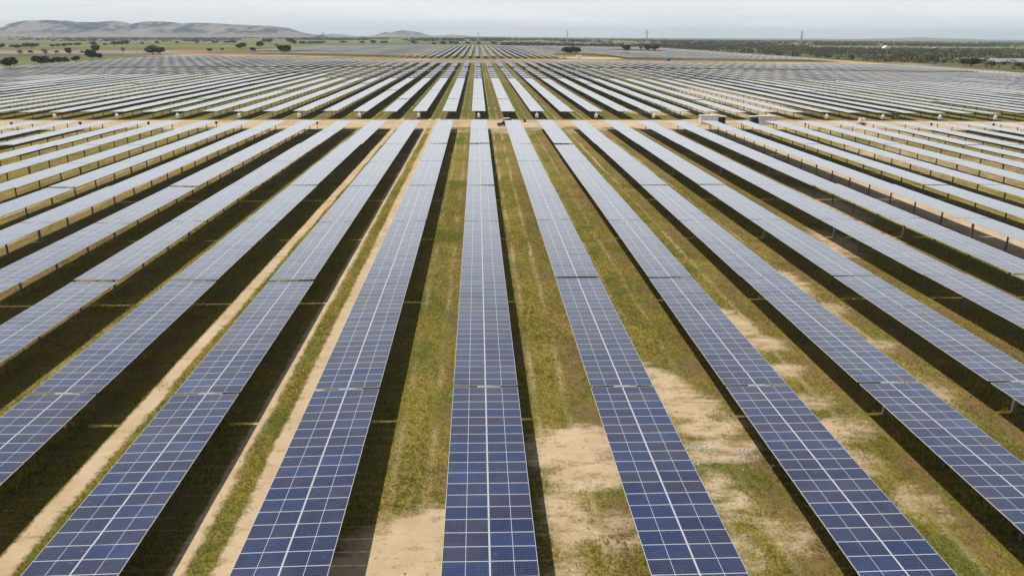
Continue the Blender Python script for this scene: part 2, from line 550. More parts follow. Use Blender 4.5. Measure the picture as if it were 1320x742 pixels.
def hill(name, prof, y0, depth, seed, foot=-40):
    px = np.array([p[0] for p in prof], float); pz = np.array([p[1] for p in prof], float)
    xs = np.linspace(px[0], px[-1], 260); vs_ = np.linspace(0, 1, 46)
    A, B = np.meshgrid(xs, vs_)
    crest = np.interp(A, px, pz)
    t = B
    prof_v = np.where(t < .55, smooth(t / .55, 0, 1) ** 1.25, 1 - smooth((t - .55) / .45, 0, 1))
    rel = vnoise(A, B * depth, depth * .16, seed) * .5 + vnoise(A, B * depth, depth * .07, seed + 1) * .3 + vnoise(A, B * depth, depth * .03, seed + 2) * .2
    spur = (rel - .5) * 1.25 * np.where(t < .55, 1 - np.abs(2 * t / .55 - 1) ** 2, .0)
    Z = foot + (crest - foot) * np.clip(prof_v + spur * prof_v ** .4, 0, 1.0)
    Y = y0 + (B - .55) * depth
    v = np.c_[A.ravel(), Y.ravel(), Z.ravel()]
    a, b = A.shape
    i = (np.arange(a - 1)[:, None] * b + np.arange(b - 1)[None, :]).ravel()
    o = link(name, big_mesh(name, v, np.c_[i, i + 1, i + b + 1, i + b], [m_hill], smooth=True))
    o["kind"] = "structure"
    return o


HILLS_A = [(-5421, 55), (-5218, 65), (-5057, 70), (-4909, 90), (-4750, 139), (-4586, 144), (-4428, 144), (-4344, 149), (-4265, 135), (-4120, 134), (-3974, 136), (-3916, 148), (-3859, 152), (-3779, 142), (-3701, 120), (-3593, 139), (-3486, 151), (-3324, 146), (-3130, 129), (-2999, 137), (-2860, 132), (-2721, 130), (-2616, 121), (-2411, 116), (-2181, 107), (-2042, 89), (-1962, 63), (-1905, 46), (-1823, 31), (-1699, 19)]
HILLS_B = [(-3187, -20), (-2863, -8), (-2643, 8), (-2473, 34), (-2279, 30), (-2086, 2), (-1788, 2), (-1630, 46), (-1538, 71), (-1461, 55), (-1343, 83), (-1238, 97), (-1108, 87), (-978, 69), (-874, 40), (-757, 16), (-548, 22), (-416, 32), (-233, 22), (-23, 4), (332, -20)]
HILLS_C = [(6393, -4), (6980, -9), (7419, 5), (7889, 15), (8152, 29), (8554, 15), (8895, 14), (9149, 4), (9898, -17), (10542, -19)]
hill("hills", HILLS_A, 9000, 2600, 41)
hill("hills", HILLS_B, 14000, 3200, 44)
hill("hills", HILLS_C, 15000, 3200, 47)

# ------------------------------------------------------------------ materials of the plant
def panel_material():
    m = bpy.data.materials.new("solar_glass")
    m.use_nodes = True
    n_, l_ = m.node_tree.nodes, m.node_tree.links
    T = (n_, l_)
    b = n_["Principled BSDF"]
    uvn = n_.new("ShaderNodeUVMap"); uvn.uv_map = "UVMap"
    s = n_.new("ShaderNodeSeparateXYZ"); l_.new(uvn.outputs["UV"], s.inputs[0])
    u, v = mth("FRACT", s.outputs["X"], tree=T), mth("FRACT", s.outputs["Y"], tree=T)
    # distance from the module's edges in metres
    eu = mth("MULTIPLY", mth("SUBTRACT", .5, mth("ABSOLUTE", mth("SUBTRACT", u, .5, T), tree=T), T), 1.995, T)
    ev = mth("MULTIPLY", mth("SUBTRACT", .5, mth("ABSOLUTE", mth("SUBTRACT", v, .5, T), tree=T), T), .994, T)
    e = mth("MINIMUM", eu, ev, T)
    frame = mth("LESS_THAN", e, .010, T)
    margin = mth("LESS_THAN", e, .020, T)
    midd = mth("MULTIPLY", mth("ABSOLUTE", mth("SUBTRACT", u, .5, T), tree=T), 1.995, T)
    mid = mth("LESS_THAN", midd, .011, T)
    white = mth("MAXIMUM", margin, mid, T)
    # cells: 24 half cells along, 6 across; their gaps and the busbars
    cu = mth("ABSOLUTE", mth("SUBTRACT", mth("FRACT", mth("MULTIPLY", u, 24, T), tree=T), .5, T), tree=T)
    cv = mth("ABSOLUTE", mth("SUBTRACT", mth("FRACT", mth("MULTIPLY", v, 6, T), tree=T), .5, T), tree=T)
    line = mth("MAXIMUM", mth("GREATER_THAN", cu, .462, T), mth("GREATER_THAN", cv, .478, T), T)
    # every module a slightly different blue
    fl = n_.new("ShaderNodeVectorMath"); fl.operation = "FLOOR"; l_.new(uvn.outputs["UV"], fl.inputs[0])
    oi = n_.new("ShaderNodeObjectInfo")
    cmb = n_.new("ShaderNodeVectorMath"); cmb.operation = "ADD"
    l_.new(fl.outputs[0], cmb.inputs[0])
    cx_ = n_.new("ShaderNodeCombineXYZ"); l_.new(mth("MULTIPLY", oi.outputs["Random"], 977, T), cx_.inputs["X"]); l_.new(cx_.outputs[0], cmb.inputs[1])
    wn_ = n_.new("ShaderNodeTexWhiteNoise"); wn_.noise_dimensions = "2D"; l_.new(cmb.outputs[0], wn_.inputs["Vector"])
    r1 = n_.new("ShaderNodeSeparateColor"); l_.new(wn_.outputs["Color"], r1.inputs[0])
    cell = mixc(r1.outputs[0], (.008, .015, .058), (.026, .024, .052), T)
    cell = mixc(mth("MULTIPLY", mth("POWER", r1.outputs[1], 2.5, T), .8, T), cell, (.014, .032, .105), T)
    g = n_.new("ShaderNodeNewGeometry")
    dust = rng_(noise(.35, g.outputs["Position"], 6, .7, tree=T), .45, .75, 0, .07, T)
    dust2 = rng_(noise(2.6, g.outputs["Position"], 5, .7, tree=T), .60, .76, 0, .20, T)
    cell = mixc(line, cell, (.13, .15, .21), T)
    cell = mixc(mth("MAXIMUM", dust, dust2, T), cell, (.36, .37, .42), T)
    col = mixc(white, cell, (.50, .52, .57), T)
    col = mixc(frame, col, (.52, .53, .56), T)
    l_.new(col, b.inputs["Base Color"])
    l_.new(rng_(frame, 0, 1, .13, .38, T), b.inputs["Roughness"])
    b.inputs["IOR"].default_value = 1.50
    b.inputs["Specular IOR Level"].default_value = .8
    b.inputs["Sheen Weight"].default_value = .48          # the dust film that whitens the glass at grazing angles
    b.inputs["Sheen Roughness"].default_value = .20
    b.inputs["Sheen Tint"].default_value = (1, .97, .93, 1)
    return m


m_panel = panel_material()
m_alu = noisy("aluminium_frame", (.55, .56, .58), (.62, .63, .64), 3.0, .4, .3)
m_rear = mat("rear_glass", (.035, .036, .045), .35)
m_galv = noisy("galvanised_steel", (.36, .365, .37), (.46, .465, .47), 6.0, .5, .4)
m_post = noisy("post_steel", (.16, .145, .13), (.22, .20, .18), 3.0, .6, .3)
m_pale = noisy("pale_casing", (.62, .63, .62), (.70, .70, .69), 4.0, .5)
m_white = noisy("white_paint", (.72, .73, .72), (.79, .79, .78), 1.5, .4)
m_cab = noisy("weathered_white_paint", (.50, .51, .50), (.60, .60, .58), .8, .5)
m_dark = noisy("dark_casing", (.025, .026, .028), (.045, .045, .047), 4.0, .5)
m_glass = mat("dark_glass", (.012, .014, .017), .08)
m_red = noisy("dark_red_paint", (.085, .014, .012), (.11, .02, .016), 2.0, .3)
m_orange = noisy("orange_paint", (.62, .15, .03), (.70, .20, .05), 2.0, .4)
m_tyre = mat("rubber", (.02, .02, .021), .85)
m_rim = mat("wheel_rim", (.45, .45, .46), .35, .7)
m_lamp = mat("lamp_glass", (.75, .75, .72), .1)
m_tail = mat("tail_lamp_glass", (.35, .02, .02), .15)
m_conc = noisy("concrete", (.36, .34, .31), (.44, .42, .38), 2.0, .9)

# ------------------------------------------------------------------ tracker parts (meshes shared by all copies)
ML, MW, MT = 1.995, .994, .038
CG = .020                                   # half of the slot over the torque tube


def module_mesh(k):
    r = random.Random(100 + k)
    b = MB()
    b.box(-ML / 2, ML / 2, -MW / 2, MW / 2, -MT, 0, 1, top=False); b.mi[-1] = 2
    jig = [r.uniform(-.003, .003) for _ in range(4)]
    b.quad((-ML / 2, -MW / 2, jig[0]), (ML / 2, -MW / 2, jig[1]), (ML / 2, MW / 2, jig[2]), (-ML / 2, MW / 2, jig[3]), 0)
    me = b.mesh("solar_module", [m_panel, m_alu, m_rear])
    uv = me.uv_layers.new(name="UVMap")
    li = me.polygons[len(me.polygons) - 1].loop_indices
    for q, c in zip(li, ((0, 0), (1, 0), (1, 1), (0, 1))): uv.data[q].uv = (c[0] + .0, c[1] + .0)
    for q, c in zip(li, ((.0001, .0001), (.9999, .0001), (.9999, .9999), (.0001, .9999))): uv.data[q].uv = c
    return me


MODULES = [module_mesh(k) for k in range(6)]


def bank_mesh(k):
    """one half of a tracker as seen from afar: 2 x 23 modules, every module with its own slight tilt"""
    r = random.Random(200 + k)
    b = MB(); uvs = []
    for s in (-1, 1):
        x0, x1 = (CG, CG + ML) if s > 0 else (-CG - ML, -CG)
        b.box(x0, x1, -HALF_L / 2, HALF_L / 2, -MT, -.004, 1, top=False); b.mi[-1] = 2
        for j in range(HALF_N):
            y0 = -HALF_L / 2 + j * MOD_P + (MOD_P - MW) / 2
            z = [r.uniform(-.004, .004) for _ in range(4)]
            b.quad((x0, y0, z[0]), (x1, y0, z[1]), (x1, y0 + MW, z[2]), (x0, y0 + MW, z[3]), 0)
            uvs.append((len(b.f) - 1, (s > 0) * 1, j))
    me = b.mesh("panel_bank", [m_panel, m_alu, m_rear])
    uv = me.uv_layers.new(name="UVMap")
    for fi, a, j in uvs:
        for q, c in zip(me.polygons[fi].loop_indices, ((.0001, .0001), (.9999, .0001), (.9999, .9999), (.0001, .9999))):
            uv.data[q].uv = (a + c[0], j + c[1])
    return me


BANKS = [bank_mesh(k) for k in range(5)]

b = MB(); b.box(-.075, .075, -HALF_L - GAP_C / 2 + .02, HALF_L + GAP_C / 2 - .02, -.19, -.055)
for h in (-1, 1):                          # the pale capping strip in the slot between the two module columns
    ya, yb = sorted((h * (GAP_C / 2 + .03), h * (GAP_C / 2 + HALF_L - .03)))
    b.box(-.014, .014, ya, yb, -.052, -.008, 1)
TUBE = b.mesh("torque_tube", [m_galv, m_alu])
b = MB()
b.prism([(-.075, -.08), (-.075, .08), (-.066, .08), (-.066, .004), (.066, .004), (.066, .08), (.075, .08), (.075, -.08), (.066, -.08), (.066, -.004), (-.066, -.004), (-.066, -.08)][::-1], 0, 2.02)
pm = b.mesh("post", [m_post])
co = np.zeros(len(pm.vertices) * 3); pm.vertices.foreach_get("co", co); co = co.reshape(-1, 3)
co = np.c_[co[:, 2], co[:, 0], co[:, 1]]; pm.vertices.foreach_set("co", co.ravel()); pm.update()
POST = pm
b = MB(); b.box(-.11, .11, -.11, .11, 0, 1.86); b.box(-.22, .22, -.16, .16, 1.86, 2.08); b.cyl((-.30, 0, 1.95), (.34, 0, 1.95), .12, .12, 12); b.box(-.18, .18, -.2, .2, 0, .05)
DRIVE = b.mesh("drive_post", [m_post])
b = MB(); b.box(-.52, .52, -.085, .085, -.075, .004); b.box(.54, .95, -.05, .05, -.07, -.02)
COVER = b.mesh("drive_cover", [m_galv])

POST_Y = (-20.1, -13.4, -6.7, 6.7, 13.4, 20.1)
TREE_PARTS = 0


def build_tracker(x, yc, tilt, dz, detail):
    z0 = gz(x)
    root = link("solar_tracker", None, None, (x, yc, z0))
    root.empty_display_size = 1
    zc = PANEL_Z + dz
    rot = (0, tilt, 0)
    ct, st = math.cos(tilt), math.sin(tilt)
    if detail:
        for s in (-1, 1):
            for h in (-1, 1):
                for j in range(HALF_N):
                    y = h * (GAP_C / 2 + MOD_P * (j + .5))
                    px = s * (CG + ML / 2)
                    link("solar_module", MODULES[rng.integers(0, 6)], root, (px * ct, y, zc - px * st),
                         (random.gauss(0, R(.28)), tilt + random.gauss(0, R(.25)), 0))
    else:
        for h in (-1, 1):
            link("panel_bank", BANKS[rng.integers(0, 5)], root, (0, h * (GAP_C / 2 + HALF_L / 2), zc), (random.gauss(0, R(.03)), tilt, 0))
    link("torque_tube", TUBE, root, (0, 0, zc), rot)
    link("drive_cover", COVER, root, (0, 0, zc), rot)
    link("drive_post", DRIVE, root)
    for py in POST_Y: link("post", POST, root, (0, py, .0))
    return root


ORD = ["", "first", "second", "third", "fourth", "fifth", "sixth", "seventh", "eighth", "ninth", "tenth", "eleventh", "twelfth", "thirteenth", "fourteenth",
       "fifteenth", "sixteenth", "seventeenth", "eighteenth", "nineteenth", "twentieth"]
TENS = {2: "twenty", 3: "thirty", 4: "forty", 5: "fifty"}


def ordinal(k):
    if k <= 20: return ORD[k]
    return TENS[k // 10] + ("-" + ORD[k % 10] if k % 10 else "th").replace("tyth", "tieth")


def row_words(n_):
    if n_ == 0: return "in the centre row"
    return "in %s row %s of centre row" % (ordinal(abs(n_)), "left" if n_ < 0 else "right")


# every tracker of the plant: row, x, y of its centre, field
trackers = []
for r_ in range(-40, 46):
    x = X0 + PITCH_X * r_
    for j in range(4):
        trackers.append((r_, j, x, FIRST_C + j * TRK_L, 1))
    if r_ < -40: continue
    y2 = 235.2
    k = 0
    lo_, hi_ = float(band(np.array(x))[0]), float(band(np.array(x))[1])
    while True:
        ys = y2 + k * TRK_L + (18 if k >= 7 else 0)
        if ys + TRK_L > lo_ + 4: break
        trackers.append((r_, k, x, ys + TRK_L / 2, 2)); k += 1
    k = 0
    while hi_ + (k + 1) * TRK_L < 1900:
        ys = hi_ + k * TRK_L
        yc = ys + TRK_L / 2
        k += 1
        if np.hypot((x - 128) / 36, (yc - 960) / 110) < 1 or np.hypot((x - 275) / 48, (yc - 1400) / 100) < 1: continue
        if np.hypot((x + 300) / 90, (yc - 1180) / 60) < 1: continue
        trackers.append((r_, 100 + k, x, yc, 3))
for r_ in range(-86, -47):                      # the separate block beyond the meadow on the left
    x = X0 + PITCH_X * r_
    s_ = 1010 + (abs(x) - 400) * -.05
    for j in range(3): trackers.append((r_, 200 + j, x, s_ + (j + .5) * TRK_L, 4))
for r_ in range(64, 96):                        # and the one behind the scrub on the right
    x = X0 + PITCH_X * r_
    for j in range(4): trackers.append((r_, 300 + j, x, 830 + (j + .5) * TRK_L, 4))


def shown_area(x, yc):
    xs, ys = [], []
    z = gz(x) + PANEL_Z
    vis = 0
    pts = []
    for t in np.linspace(-.5, .5, 13):
        y = yc + t * 46.6
        if y < 8: continue
        a = project((x - 2.05, y, z)); c = project((x + 2.05, y, z))
        pts.append((a, c))
    area = 0.0
    for (a, c), (a2, c2) in zip(pts[:-1], pts[1:]):
        xm0, xm1 = max(0, min(a[0], a2[0])), min(1320, max(c[0], c2[0]))
        ym0, ym1 = max(0, a2[1]), min(742, a[1])
        if xm1 > xm0 and ym1 > ym0: area += max(0., (c[0] - a[0] + c2[0] - a2[0]) / 2 * (ym1 - ym0)) * min(1, (xm1 - xm0) / max(1e-3, max(c[0], c2[0]) - min(a[0], a2[0])))
    return area


ranked = sorted(((shown_area(t[2], t[3]), t) for t in trackers), key=lambda q: -q[0])
MAX_INDIVIDUAL = 298
single = [t for a, t in ranked[:MAX_INDIVIDUAL] if a > 0]
keep = set((t[0], t[1]) for t in single)
rest = [t for a, t in ranked if (t[0], t[1]) not in keep and (t[4] != 1 or abs(t[2]) < 220)]

TILT = 0.0
jr = random.Random(5)
row_tilt = {}
NEAR_WORDS = ["nearest blue", "second blue-grey", "third pale grey", "fourth pale grey"]
for (r_, j, x, yc, fld) in single:
    base_t = row_tilt.setdefault((r_, fld), jr.gauss(0, R(.4)))
    tl = TILT + base_t + jr.gauss(0, R(.45))
    dz = jr.gauss(0, .06)
    detail = fld == 1 and j <= 1
    t = build_tracker(x, yc, tl, dz, detail)
    if fld == 1:
        w = NEAR_WORDS[j]
        if j == 3: tag(t, "grey solar table ending at the dirt road %s" % row_words(r_), "solar panel", "solar tables before the dirt road")
        else: tag(t, "%s solar table %s" % (w, row_words(r_)), "solar panel", "solar tables before the dirt road")
    else:
        tag(t, "%s pale solar table past the dirt road %s" % (ordinal(j + 1), row_words(r_)), "solar panel", "solar tables beyond the dirt road")

# the remaining trackers as one mass
V, F, UVs, MI = [], [], [], []
vi = 0
qv = np.array([[0, 0], [1, 0], [1, 1], [0, 1]])
for (r_, j, x, yc, fld) in rest:
    z = gz(x) + PANEL_Z + jr.gauss(0, .03)
    tl = TILT + jr.gauss(0, R(.4))
    for h in (-1, 1):
        ya = yc + h * (GAP_C / 2 + HALF_L / 2) - HALF_L / 2
        yb = ya + HALF_L
        for s in (-1, 1):
            xa, xb = (x + CG, x + CG + ML) if s > 0 else (x - CG - ML, x - CG)
            za, zb = z - (xa - x) * tl, z - (xb - x) * tl
            v8 = [(xa, ya, za), (xb, ya, zb), (xb, yb, zb), (xa, yb, za), (xa, ya, za - .09), (xb, ya, zb - .09), (xb, yb, zb - .09), (xa, yb, za - .09)]
            V += v8
            for q, mi in (((0, 1, 2, 3), 0), ((4, 5, 1, 0), 1), ((5, 6, 2, 1), 1), ((6, 7, 3, 2), 1), ((7, 4, 0, 3), 1), ((7, 6, 5, 4), 1)):
                F.append([vi + k for k in q]); MI.append(mi)
                UVs += ([(0.0001, 0.0001), (.9999, .0001), (.9999, HALF_N - .0001), (.0001, HALF_N - .0001)] if mi == 0 else [(0, 0)] * 4)
            vi += 8
    if yc < 900:
        for py in POST_Y + (0,):
            y = yc + py; zz = gz(x)
            V += [(x - .08, y - .08, zz), (x + .08, y - .08, zz), (x + .08, y + .08, zz), (x - .08, y + .08, zz),
                  (x - .08, y - .08, z - .1), (x + .08, y - .08, z - .1), (x + .08, y + .08, z - .1), (x - .08, y + .08, z - .1)]
            for q in ((0, 1, 5, 4), (1, 2, 6, 5), (2, 3, 7, 6), (3, 0, 4, 7)):
                F.append([vi + k for k in q]); MI.append(2); UVs += [(0, 0)] * 4
            vi += 8
me = big_mesh("far_solar_tables", np.array(V), np.array(F), [m_panel, m_alu, m_post], uv=np.array(UVs))
me.polygons.foreach_set("material_index", np.array(MI, np.int32))
o = link("far_solar_tables", me)
o["kind"] = "stuff"
tag(o, "mass of pale solar tables filling the far field up to the trees", "solar panels")

#@@REST@@
# ------------------------------------------------------------------ vegetation
def leaf_material(name, c1, c2, c3, scale, thin=False):
    m = bpy.data.materials.new(name); m.use_nodes = True
    n_, l_ = m.node_tree.nodes, m.node_tree.links; T = (n_, l_)
    b_ = n_["Principled BSDF"]; b_.inputs["Roughness"].default_value = .7; b_.inputs["Specular IOR Level"].default_value = .2
    g = n_.new("ShaderNodeNewGeometry")
    c = mixc(rng_(noise(scale, g.outputs["Position"], 3, tree=T), .35, .65, tree=T), c1, c2, T)
    wv = n_.new("ShaderNodeTexWhiteNoise"); wv.noise_dimensions = "1D"; l_.new(g.outputs["Random Per Island"], wv.inputs["W"])
    c = mixc(mth("MULTIPLY", wv.outputs["Value"], .6, T), c, c3, T)
    l_.new(c, b_.inputs["Base Color"])
    if thin:                                   # light shines through thin blades
        tr = n_.new("ShaderNodeBsdfTranslucent"); l_.new(c, tr.inputs["Color"])
        mx = n_.new("ShaderNodeMixShader"); mx.inputs[0].default_value = .5
        out = n_["Material Output"]
        l_.new(b_.outputs[0], mx.inputs[1]); l_.new(tr.outputs[0], mx.inputs[2]); l_.new(mx.outputs[0], out.inputs["Surface"])
    return m


m_oak = leaf_material("oak_foliage", (.030, .038, .014), (.052, .062, .022), (.040, .055, .016), .35)
m_pale_leaf = leaf_material("pale_foliage", (.070, .080, .036), (.10, .105, .05), (.08, .09, .03), .4)
m_scrub = leaf_material("scrub_foliage", (.050, .055, .022), (.115, .095, .045), (.07, .085, .03), .03)
m_wood_far = leaf_material("woodland_foliage", (.030, .042, .020), (.050, .060, .028), (.036, .05, .02), .01)
m_bark = noisy("bark", (.085, .065, .05), (.13, .105, .08), 2.0, .9)
m_grass = leaf_material("grass_blades", (.33, .26, .050), (.130, .160, .025), (.50, .39, .11), .35, True)


def leaf_quads(c, size, r, flat=.5):
    """c (n,3) centres -> quads with random facing"""
    k = len(c)
    d = r.normal(size=(k, 3)); d[:, 2] *= flat
    d /= np.linalg.norm(d, axis=1)[:, None]
    e = r.normal(size=(k, 3)); e -= (e * d).sum(1)[:, None] * d
    e /= np.linalg.norm(e, axis=1)[:, None]
    s = (size * r.uniform(.6, 1.3, k))[:, None]
    a, b_ = d * s, e * s * .8
    v = np.stack([c - a - b_, c + a - b_ * .7, c + a * .8 + b_, c - a * .9 + b_ * .9], 1).reshape(-1, 3)
    return v, np.arange(4 * k).reshape(-1, 4)


def crown_mesh(seed, mtl, cnt, loose=False, wide=1.0):
    r = np.random.default_rng(seed)
    lobes = []
    for _ in range(9 if not loose else 12):
        w = r.uniform(0, 6.283); q = r.uniform(.10, .30)
        lobes.append((math.cos(w) * q, math.sin(w) * q, r.uniform(.36, .76), r.uniform(.15, .26) * (.7 if loose else 1)))
    lobes.append((0, 0, .5, .32 if not loose else .15))
    pts = []
    per = cnt // len(lobes)
    for (x, y, z, q) in lobes:
        d = r.normal(size=(per, 3)); d /= np.linalg.norm(d, axis=1)[:, None]
        rad = q * r.uniform(.55, 1.08, per) ** .6
        p = d * rad[:, None] * np.array([1.05, 1.05, .85]) + np.array([x, y, z])
        pts.append(p)
    p = np.concatenate(pts)
    p = p[p[:, 2] > .13]
    v, f = leaf_quads(p, .045 if not loose else .034, r, .7)
    return big_mesh("crown", v, f, [mtl])


def trunk_mesh(seed):
    r = random.Random(seed); b_ = MB()
    b_.cyl((0, 0, -.02), (.01, 0, .22), .045, .032, 8)
    b_.cyl((.01, 0, .20), (.02, .01, .52), .034, .016, 8)
    for _ in range(5):
        w = r.uniform(0, 6.28); b_.cyl((.01, 0, .2 + r.uniform(0, .12)), (math.cos(w) * .22, math.sin(w) * .22, .48 + r.uniform(0, .15)), .018, .007, 6)
    return b_.mesh("trunk", [m_bark])


OAKS = [crown_mesh(300 + k, m_oak, 950) for k in range(5)]
LOOSE = [crown_mesh(320 + k, m_pale_leaf, 300, True) for k in range(2)]
TRUNKS = [trunk_mesh(340 + k) for k in range(3)]


def tree(x, y, h, w, label, group=None, kind="oak", k=0, name="oak_tree"):
    t = link(name, None, None, (x, y, gz(x)))
    cr = (OAKS[k % 5] if kind == "oak" else LOOSE[k % 2])
    o1 = link("trunk", TRUNKS[k % 3], t); o1.scale = (w, w, h)
    o2 = link("crown", cr, t, rot=(0, 0, k * 1.3)); o2.scale = (w * 1.5, w * 1.5, h * 1.14)
    tag(t, label, "tree", group)
    return t


MEADOW = "trees on the meadow left of the solar field"
tree(-354, 634, 8.0, 10.6, "big dark round tree on the reddish bank at the left end of the meadow", MEADOW, k=0)
tree(-365, 700, 7.8, 12.0, "widest dark tree at the panel edge, left of the meadow's smaller trees", MEADOW, k=1)
tree(-371, 729, 4.2, 5.2, "small dark tree touching the right side of the widest meadow tree", MEADOW, k=2)
tree(-366, 732, 5.8, 7.2, "mid-sized dark tree, second to the right of the widest meadow tree", MEADOW, k=3)
tree(-369, 749, 5.2, 5.4, "small round tree, third to the right of the widest meadow tree", MEADOW, k=4)
tree(-375, 781, 5.5, 6.2, "lone small dark tree on open meadow left of the tallest pair", MEADOW, k=5)
tree(-389, 843, 10.6, 10.2, "tallest dark tree on the meadow right beside the panel edge", MEADOW, k=6)
tree(-546, 1199, 10.0, 10.2, "dark tree standing just behind the tallest meadow tree by the pale strip", MEADOW, k=7)
tree(-393, 870, 6.0, 7.0, "small dark tree just right of the tallest meadow tree", MEADOW, k=8)
tree(-411, 1058, 11.0, 16.4, "broad dark tree, left one of the joined pair by the pale strip", MEADOW, k=9)
tree(-410, 1079, 9.0, 9.0, "lower dark tree, right one of the joined pair by the pale strip", MEADOW, k=10)
PALE = "trees in front of the pale strip on the left"
tree(-536, 985, 8.2, 6.0, "pale thin-crowned tree farthest left before the pale strip", PALE, "loose", 0, "young_tree")
tree(-516, 1003, 8.3, 7.0, "pale thin-crowned tree with a fan-shaped top before the pale strip", PALE, "loose", 1, "young_tree")
tree(-585, 1101, 5.1, 5.4, "small dark tree between the two pale thin-crowned trees", PALE, k=11)
tree(-552, 1101, 4.1, 4.6, "tiny dark tree right of the fan-shaped pale tree", PALE, k=12)
tree(-515, 1058, 8.8, 7.2, "dark umbrella-shaped tree on a thin trunk before the pale strip", PALE, k=13)
tree(-519, 1101, 4.1, 4.6, "tiny dark tree just left of the tallest meadow tree", PALE, k=14)
tree(-496, 1173, 7.6, 6.6, "greyish lone tree left of the joined pair before the pale strip", PALE, "loose", 2, "young_tree")
tree(-422, 1486, 11.1, 13.9, "dark tree at the far end of the reddish soil strip", PALE, k=15)
tree(-339, 1257, 7.0, 8.4, "dark tree among the panels left of the broad bushy tree", PALE, k=16)
tree(-436, 1672, 11.7, 13.3, "dark tree behind the far left edge of the distant panels", PALE, k=17)
tree(-267, 1152, 10.8, 17.6, "broad bushy dark tree standing at the head of the brown strip", PALE, k=18)
tree(-409, 1274, 4.8, 7.1, "low dark tree on the pale strip, left one of two", PALE, k=19)
tree(-414, 1351, 3.8, 5.0, "very small tree on the pale strip, right one of two", PALE, k=20)
tree(123, 1112, 10.0, 15.0, "left half of the dark clump on the sandy clearing among the panels", "trees standing among the far panels", k=21)
tree(133, 1114, 9.4, 14.0, "right half of the dark clump on the sandy clearing among the panels", "trees standing among the far panels", k=22)
tree(246, 1346, 11.5, 12.8, "dark upright tree among the panels right of the sandy clearing", "trees standing among the far panels", k=23)
tree(292, 1451, 9.7, 8.3, "thin greyish tree between two dark trees among the panels", "trees standing among the far panels", "loose", 3, "young_tree")
tree(308, 1464, 11.0, 12.0, "left one of the dark twin trees right of the thin greyish tree", "trees standing among the far panels", k=24)
tree(319, 1464, 11.4, 12.0, "right one of the dark twin trees right of the thin greyish tree", "trees standing among the far panels", k=25)
tree(476, 767, 8.0, 16.0, "broad dark bush on the sandy margin at the right", "trees on the sandy margin at the right", k=26)
tree(516, 906, 6.0, 10.0, "rounded dark bush at the scrub's edge above the sandy margin", "trees on the sandy margin at the right", k=27)
tree(560, 1061, 5.6, 9.6, "low dark bush at the scrub's edge, farther than the rounded one", "trees on the sandy margin at the right", k=28)
tree(497, 724, 5.0, 10.4, "dark bush at the right picture edge on the sandy margin", "trees on the sandy margin at the right", k=29)
tree(529, 799, 3.8, 3.6, "smallest dark bush between two larger ones on the sandy margin", "trees on the sandy margin at the right", k=30)
ROWA = [(-892, 1581, 8.7, 8.7), (-866, 1582, 7.3, 19.0), (-863, 1630, 9.0, 21.1), (-877, 1735, 5.6, 8.0), (-893, 1793, 5.8, 9.9), (-881, 1793, 7.5, 11.6), (-929, 1920, 7.1, 8.0), (-912, 1921, 7.1, 10.7), (-912, 1993, 9.2, 14.7), (-883, 1994, 5.5, 9.2), (-896, 2071, 8.6, 23.0), (-880, 2072, 9.6, 15.4), (-867, 2072, 11.5, 11.5), (-898, 2246, 6.2, 8.3), (-895, 2345, 8.7, 10.9), (-881, 2455, 6.8, 11.4), (-862, 2575, 7.2, 12.0), (-807, 2579, 7.2, 14.4), (-775, 2581, 7.2, 19.2), (-754, 2582, 9.6, 24.0), (-694, 2719, 12.7, 17.7), (-658, 2640, 14.8, 19.7), (-585, 2594, 15.7, 21.8), (-477, 2175, 12.2, 12.2), (-476, 2268, 8.5, 19.1), (-475, 2369, 7.8, 15.5), (-470, 2480, 7.0, 32.5), (-461, 1910, 4.5, 7.1)]
ROWA.sort(key=lambda q: q[0] / q[1])
for i, (x, y, h, w) in enumerate(ROWA):
    tree(x, y, h, w, "distant dark tree on the far left fields, %s from the left of its line" % ordinal(i + 1), "trees along the far left fields", k=40 + i)
ROWB = [(-419, 2605, 7.3, 19.5), (-344, 2487, 8.2, 14.0), (-311, 2489, 9.3, 16.3), (-284, 2478, 8.1, 11.6), (-272, 2470, 8.1, 11.6), (-176, 2317, 7.6, 15.2), (-115, 2211, 6.2, 12.5), (-90, 2212, 7.3, 18.7), (-69, 2214, 8.3, 16.7), (-56, 2217, 7.3, 12.5), (-23, 2226, 7.3, 12.6), (5, 2237, 7.4, 12.7), (47, 2260, 7.5, 17.1), (76, 2262, 6.4, 16.0), (101, 2240, 7.6, 13.0), (133, 2250, 7.0, 20.0), (168, 2240, 9.4, 14.0), (204, 2230, 6.8, 22.0)]
for i, (x, y, h, w) in enumerate(ROWB):
    tree(x, y, h, w, "small dark tree behind the last panels, %s from the left along the green field" % ordinal(i + 1), "trees behind the last panels", k=70 + i)


def clumps(name, cx, cy, h, w, per, size, mtl, label, seed):
    r = np.random.default_rng(seed)
    k = len(cx)
    d = r.normal(size=(k, per, 3)); d /= np.linalg.norm(d, axis=2)[..., None]
    d *= r.uniform(.6, 1.05, (k, per, 1))
    p = d * np.stack([w / 2, w / 2, h / 2], 1)[:, None, :]
    p += np.stack([cx, cy, -drop(cx) + h * .52], 1)[:, None, :]
    p = p.reshape(-1, 3)
    v, f = leaf_quads(p, np.repeat(size, per) if np.ndim(size) else np.full(k * per, size), r, .8)
    o_ = link(name, big_mesh(name, v, f, [mtl]))
    o_["kind"] = "stuff"
    tag(o_, label, "vegetation")
    return o_


